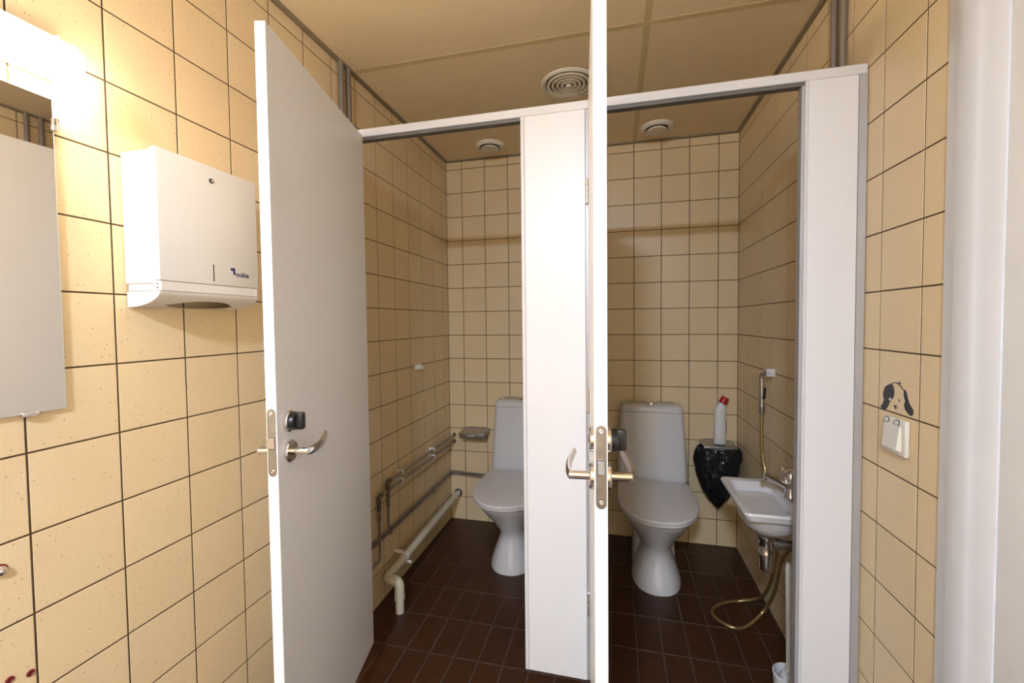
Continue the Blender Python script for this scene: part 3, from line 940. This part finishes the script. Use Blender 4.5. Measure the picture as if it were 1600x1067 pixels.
fa = empty('faucet', (1.672, scy, SZ), 'chrome single-lever faucet on the small wash basin', 'faucet')
fx = 1.674
MB().lathe([(0.026, 0), (0.026, 0.004), (0.0225, 0.010), (0.0215, 0.050), (0.023, 0.056)], (fx, scy, SZ), 'z', 26).build('body', M['chrome'], fa)
sp = catmull([(fx - 0.004, scy, SZ + 0.036), (fx - 0.035, scy, SZ + 0.050), (fx - 0.065, scy, SZ + 0.066), (fx - 0.088, scy, SZ + 0.076)], 5)
MB().tube(sp, 0.013, 16, True, [0.0155 - 0.004 * i / (len(sp) - 1) for i in range(len(sp))], (1.1, 0.9)).build('spout', M['chrome'], fa)
MB().tube([(fx - 0.083, scy, SZ + 0.082), (fx - 0.087, scy, SZ + 0.058)], 0.0098, 14).build('aerator', M['chrome'], fa)
MB().lathe([(0.0235, 0.056), (0.026, 0.060), (0.0265, 0.076), (0.022, 0.088), (0.010, 0.094), (0, 0.095)], (fx, scy, SZ), 'z', 26).build('lever_dome', M['chrome'], fa)
MB().tube(catmull([(fx + 0.012, scy, SZ + 0.088), (fx - 0.004, scy, SZ + 0.102), (fx - 0.022, scy, SZ + 0.104), (fx - 0.036, scy, SZ + 0.098)], 4), 0.0065, 12, True, None, (1.7, 0.8)).build('lever', M['chrome'], fa)

tp = empty('bottle_trap', (1.597, scy, 0.40), 'chrome bottle trap under the wash basin', 'drain trap')
tx, tz = 1.597, 0.402
MB().lathe([(0.0, 0.0), (0.020, 0.002), (0.0250, 0.010), (0.0250, 0.060), (0.0275, 0.062), (0.0275, 0.070), (0.0262, 0.072), (0.0262, 0.110), (0.0300, 0.116), (0.0300, 0.130), (0.019, 0.133), (0.016, 0.136), (0.016, 0.150)], (tx, scy, tz), 'z', 28).build('trap_cup', M['chrome'], tp)
MB().tube([(tx + 0.02, scy, tz + 0.100), (W - 0.002, scy, tz + 0.100)], 0.016, 18).build('outlet_pipe', M['dull_chrome'], tp)
MB().tube([(tx + 0.024, scy, tz + 0.100), (tx + 0.042, scy, tz + 0.100)], 0.0205, 18).build('union_nut', M['dull_chrome'], tp)
MB().lathe([(0.034, 0), (0.034, 0.003), (0.026, 0.009), (0.016, 0.010)], (W - 0.0005, scy, tz + 0.100), '-x', 24).build('wall_rose', M['chrome'], tp)

vl = empty('angle_valve', (W, -0.985, 0.52), 'dull chrome shut-off valve behind the bottle trap', 'valve')
MB().tube([(W - 0.002, -0.985, 0.530), (1.690, -0.985, 0.530)], 0.009, 14).build('valve_stub', M['dull_chrome'], vl)
MB().lathe([(0.013, 0), (0.016, 0.004), (0.016, 0.018), (0.013, 0.022)], (1.700, -0.985, 0.530), '-x', 16).build('valve_knob', M['chrome'], vl)
MB().tube(catmull([(1.690, -0.985, 0.535), (1.696, -0.975, 0.57), (1.704, -0.955, 0.61), (1.706, scy, 0.638)], 6), 0.005, 10).build('supply_hose', M['dull_chrome'], vl)

# bidet hand shower on the right wall with its hose
bs = empty('hand_shower', (W, -0.556, 0.88), 'chrome bidet hand shower hanging on the right wall above the basin', 'hand shower')
HX, HY = 1.700, -0.545
MB().box(W - 0.034, W - 0.0005, -0.580, -0.548, 1.058, 1.092, 0.004).build('wall_bracket', M['plastic'], bs, label='white plastic bracket')
MB().tube(fillet([(W - 0.020, HY - 0.030, 1.076), (HX, HY, 1.070), (HX, HY + 0.006, 1.050), (HX, HY, 0.930)], 0.018, 6), 0.0115, 16).build('handle', M['chrome'], bs)
MB().lathe([(0.0095, 0), (0.012, 0.006), (0.012, 0.040), (0.0105, 0.044)], (HX, HY, 0.888), 'z', 18).build('hose_nut', M['dull_chrome'], bs)
MB().tube(fillet([(HX, HY - 0.006, 0.965), (HX - 0.004, HY - 0.040, 0.962), (HX - 0.002, HY - 0.044, 1.012)], 0.008), 0.0050, 10).build('trigger', M['black'], bs)
hp = [(HX, HY, 0.893), (HX - 0.001, HY - 0.004, 0.80), (HX + 0.002, HY - 0.012, 0.70), (1.708, -0.590, 0.62), (1.706, -0.690, 0.51), (1.702, -0.735, 0.40), (1.702, -0.680, 0.22),
      (1.698, -0.565, 0.070), (1.630, -0.525, 0.018), (1.555, -0.545, 0.010), (1.492, -0.600, 0.009), (1.492, -0.660, 0.009), (1.545, -0.705, 0.010), (1.610, -0.690, 0.014), (1.690, -0.640, 0.065), (1.702, -0.720, 0.20), (1.702, -0.785, 0.36), (1.702, -0.880, 0.46), (1.702, -0.962, 0.512)]
MB().tube(catmull(hp, 7), 0.0068, 12).build('hose', M['hose'], bs, label='brassy metal hose looped on the floor')
MB().tube([(1.702, -0.955, 0.502), (1.702, -0.985, 0.544)], 0.0105, 14).build('hose_nut', M['dull_chrome'], bs)

# second bracket of the same kind, empty, in the left stall
br = empty('shower_bracket', (0, -0.476, 1.05), 'small empty white plastic shower bracket on the left wall inside the left stall', 'bracket')
MB().box(0.0005, 0.022, -0.496, -0.470, 1.050, 1.078, 0.004).build('wall_block', M['plastic'], br)
MB().lathe([(0.013, 0), (0.0145, 0.003), (0.0145, 0.022), (0.010, 0.024), (0.009, 0.006), (0, 0.006)], (0.020, -0.483, 1.065), 'x', 18).build('socket_ring', M['plastic'], br)

# toilet brush at the right wall
tb = empty('toilet_brush', (1.645, -1.030, 0.0), 'white toilet brush standing in its holder under the wash basin', 'toilet brush')
MB().lathe([(0.048, 0.001), (0.052, 0.006), (0.047, 0.05), (0.051, 0.096), (0.047, 0.098), (0.042, 0.050), (0, 0.046)], (1.645, -1.030, 0), 'z', 30).build('holder_cup', M['plastic'], tb)
MB().tube([(1.645, -1.022, 0.075), (1.646, -1.018, 0.16), (1.648, -1.012, 0.30), (1.650, -1.004, 0.45), (1.650, -1.003, 0.468)], 0.010, 14, True, [0.007, 0.0085, 0.0105, 0.0125, 0.008]).build('brush_handle', M['plastic'], tb)
MB().lathe([(0.010, 0), (0.028, 0.01), (0.031, 0.03), (0.022, 0.048), (0.008, 0.052)], (1.645, -1.026, 0.047), 'z', 18).build('brush_head', M['plastic'], tb)

# ---------------------------------------------------------------- pipes along the left wall of the left stall
PX = 0.030


def supply(name, label, yend, z0, zdown, ybend, nclip):
    s = empty(name, (PX, yend, zdown), label, 'water pipe', 'water pipes on the left stall wall')
    MB().tube([(PX, -0.002, z0), (PX, yend, z0)], 0.0068, 14).build('pipe_run', M['dull_chrome'], s)
    MB().lathe([(0.013, 0), (0.013, 0.004), (0.008, 0.008)], (PX, -0.0005, z0), '-y', 16).build('wall_rose', M['brass'], s)
    MB().tube(fillet([(PX, yend + 0.018, z0), (PX, yend - 0.006, z0), (PX, yend - 0.006, z0 - 0.030)], 0.012, 6), 0.0112, 14).build('elbow', M['brass'], s)
    y = yend - 0.006
    MB().tube([(PX, y, z0 - 0.028), (PX, y, z0 - 0.062)], 0.0095, 12).build('coupling', M['brass'], s)
    MB().tube([(PX, y, z0 - 0.066), (PX, y, z0 - 0.112)], 0.0100, 6).build('union_nut', M['dull_chrome'], s)
    pth = [(PX, y, z0 - 0.06), (PX, y, zdown)] if ybend is None else fillet([(PX, y, z0 - 0.06), (PX, y, zdown), (PX, ybend, zdown)], 0.018, 6)
    MB().tube(pth, 0.0058, 12).build('down_pipe', M['dull_chrome'], s)
    for k in nclip:
        cy = k
        MB().box(0.0005, 0.040, cy - 0.006, cy + 0.006, z0 - 0.009, z0 + 0.011, 0.003).build('pipe_clip', M['plastic'], s)
    return s


supply('water_pipe', 'upper chrome water pipe along the left stall wall ending in a brass elbow', -0.840, 0.563, 0.318, None, (-0.33, -0.71))
supply('water_pipe', 'lower chrome water pipe along the left stall wall, bending down nearest the door', -0.918, 0.522, 0.232, -1.16, (-0.33, -0.71))
cp = empty('copper_line', (0.014, -0.6, 0.318), 'thin twin grey pipes running along the left wall and rear corner below the water pipes', 'pipe')
for dz, dx in ((0.0, 0.0), (-0.017, 0.002)):
    MB().tube(fillet([(0.012, -1.19, 0.318 + dz), (0.012, -0.014, 0.326 + dz), (0.30, -0.014, 0.312 + dz), (0.42, -0.030, 0.300 + dz)], 0.012, 5), 0.0062, 12).build('pipe_run', M['dull_chrome'], cp)
for y in (-0.30, -0.80):
    MB().box(0.0005, 0.022, y - 0.005, y + 0.005, 0.292, 0.330, 0.002).build('pipe_clip', M['dull_chrome'], cp)

dr = empty('drain_pipe', (0.119, -0.905, 0.0), 'cream plastic drain pipe along the left stall wall, bending down into the floor', 'drain pipe')
za = 0.178
MB().tube([(0.055, -0.002, za), (0.055, -0.870, za - 0.030)], 0.0195, 20).build('pipe_run', M['pvc'], dr)
MB().lathe([(0.026, 0), (0.026, 0.006), (0.020, 0.010)], (0.055, -0.0005, za), '-y', 20).build('wall_collar', M['black'], dr)
MB().tube(fillet([(0.055, -0.840, za - 0.029), (0.055, -0.915, za - 0.033), (0.119, -0.915, za - 0.035), (0.119, -0.915, 0.060)], 0.030, 7), 0.0215, 20).build('elbow', M['pvc'], dr)
MB().tube([(0.119, -0.915, 0.075), (0.119, -0.915, 0.0)], 0.0190, 20).build('floor_spigot', M['pvc'], dr)
MB().tube([(0.119, -0.915, 0.082), (0.119, -0.915, 0.058)], 0.0232, 20).build('socket_ring', M['pvc'], dr)
MB().tube([(0.055, -0.728, za - 0.0252), (0.055, -0.752, za - 0.0260)], 0.0225, 20).build('pipe_clamp', M['plastic'], dr)
MB().box(0.0005, 0.046, -0.747, -0.733, za - 0.010, za + 0.004, 0.002).build('clamp_foot', M['plastic'], dr)
MB().tube([(0.060, -0.740, za - 0.046), (0.090, -0.740, za - 0.050)], 0.007, 12).build('clamp_screw', M['plastic'], dr)

# ---------------------------------------------------------------- risers near the ceiling
for y, x, lab, g in ((-1.106, 0.014, 'grey vertical riser pipe on the left wall, nearer the mirror', 'left'), (-1.057, 0.014, 'grey vertical riser pipe on the left wall, nearer the rear wall', 'left'),
                     (-1.076, W - 0.014, 'grey vertical riser pipe on the right wall, nearer the rear wall', 'right'), (-1.131, W - 0.014, 'grey vertical riser pipe on the right wall, nearer the entrance door', 'right')):
    zr = 0.40 if g == 'left' else 0.80
    rp = empty('riser_pipe', (x, y, zr), lab, 'pipe', 'riser pipes on the %s wall' % g)
    MB().tube([(x, y, zr), (x, y, H - 0.0062)], 0.0105 if g == 'left' else 0.0095, 18).build('pipe', M['pipe_paint'], rp)
    for z in (zr + 0.002, 1.30):
        s = 1 if g == 'left' else -1
        xw = 0.0005 if g == 'left' else W - 0.0005
        MB().box(min(xw, x + s * 0.014), max(xw, x + s * 0.014), y - 0.015, y + 0.015, z - 0.004, z + 0.004, 0.001, 1).build('pipe_clip', M['pipe_paint'], rp)


# ---------------------------------------------------------------- ceiling vents
def valve_vent(x, y, label):
    v = empty('ceiling_vent', (x, y, H), label, 'vent', 'round disc vents in the stalls')
    MB().lathe([(0.086, 0.0), (0.086, 0.004), (0.079, 0.014), (0.068, 0.018), (0.058, 0.012), (0.056, 0.0)], (x, y, H), '-z', 40, False).build('rim', M['vent'], v)
    MB().lathe([(0.058, 0.0005), (0.058, 0.001), (0.0, 0.001)], (x, y, H), '-z', 32).build('throat', M['vent_dark'], v)  # flat dark disc painted as the shade behind the valve
    MB().lathe([(0.012, 0.001), (0.012, 0.012), (0.046, 0.014), (0.051, 0.018), (0.049, 0.024), (0.0, 0.026)], (x, y, H), '-z', 36).build('disc', M['vent'], v)


valve_vent(0.352, -0.178, 'round disc vent in the ceiling of the left stall')
valve_vent(1.290, -0.175, 'round disc vent in the ceiling of the right stall')
gv = empty('ceiling_diffuser', (0.872, -0.712, H), 'large round diffuser vent of concentric rings in the ceiling', 'vent')
gx, gy = 0.872, -0.712
MB().lathe([(0.120, 0.0), (0.120, 0.004), (0.112, 0.010), (0.104, 0.008), (0.098, 0.0)], (gx, gy, H), '-z', 48, False).build('rim', M['vent'], gv)
MB().lathe([(0.099, 0.0005), (0.099, 0.001), (0, 0.001)], (gx, gy, H), '-z', 40).build('throat', M['vent_dark'], gv)  # flat dark disc painted as the shade between the rings
for rc in (0.089, 0.069, 0.049, 0.029):
    MB().lathe([(rc - 0.0065, 0.003), (rc - 0.0075, 0.007), (rc - 0.004, 0.012), (rc + 0.003, 0.012), (rc + 0.0065, 0.008), (rc + 0.005, 0.003)], (gx, gy, H), '-z', 44, False).build('ring_blade', M['vent'], gv)
MB().lathe([(0.013, 0.002), (0.013, 0.014), (0.010, 0.018), (0, 0.018)], (gx, gy, H), '-z', 24).build('hub', M['vent'], gv)
for a in (0.6, 0.6 + pi / 2):
    dx, dy = 0.092 * cos(a), 0.092 * sin(a)
    MB().tube([(gx - dx, gy - dy, H - 0.005), (gx + dx, gy + dy, H - 0.005)], 0.002, 8).build('strut', M['vent'], gv)
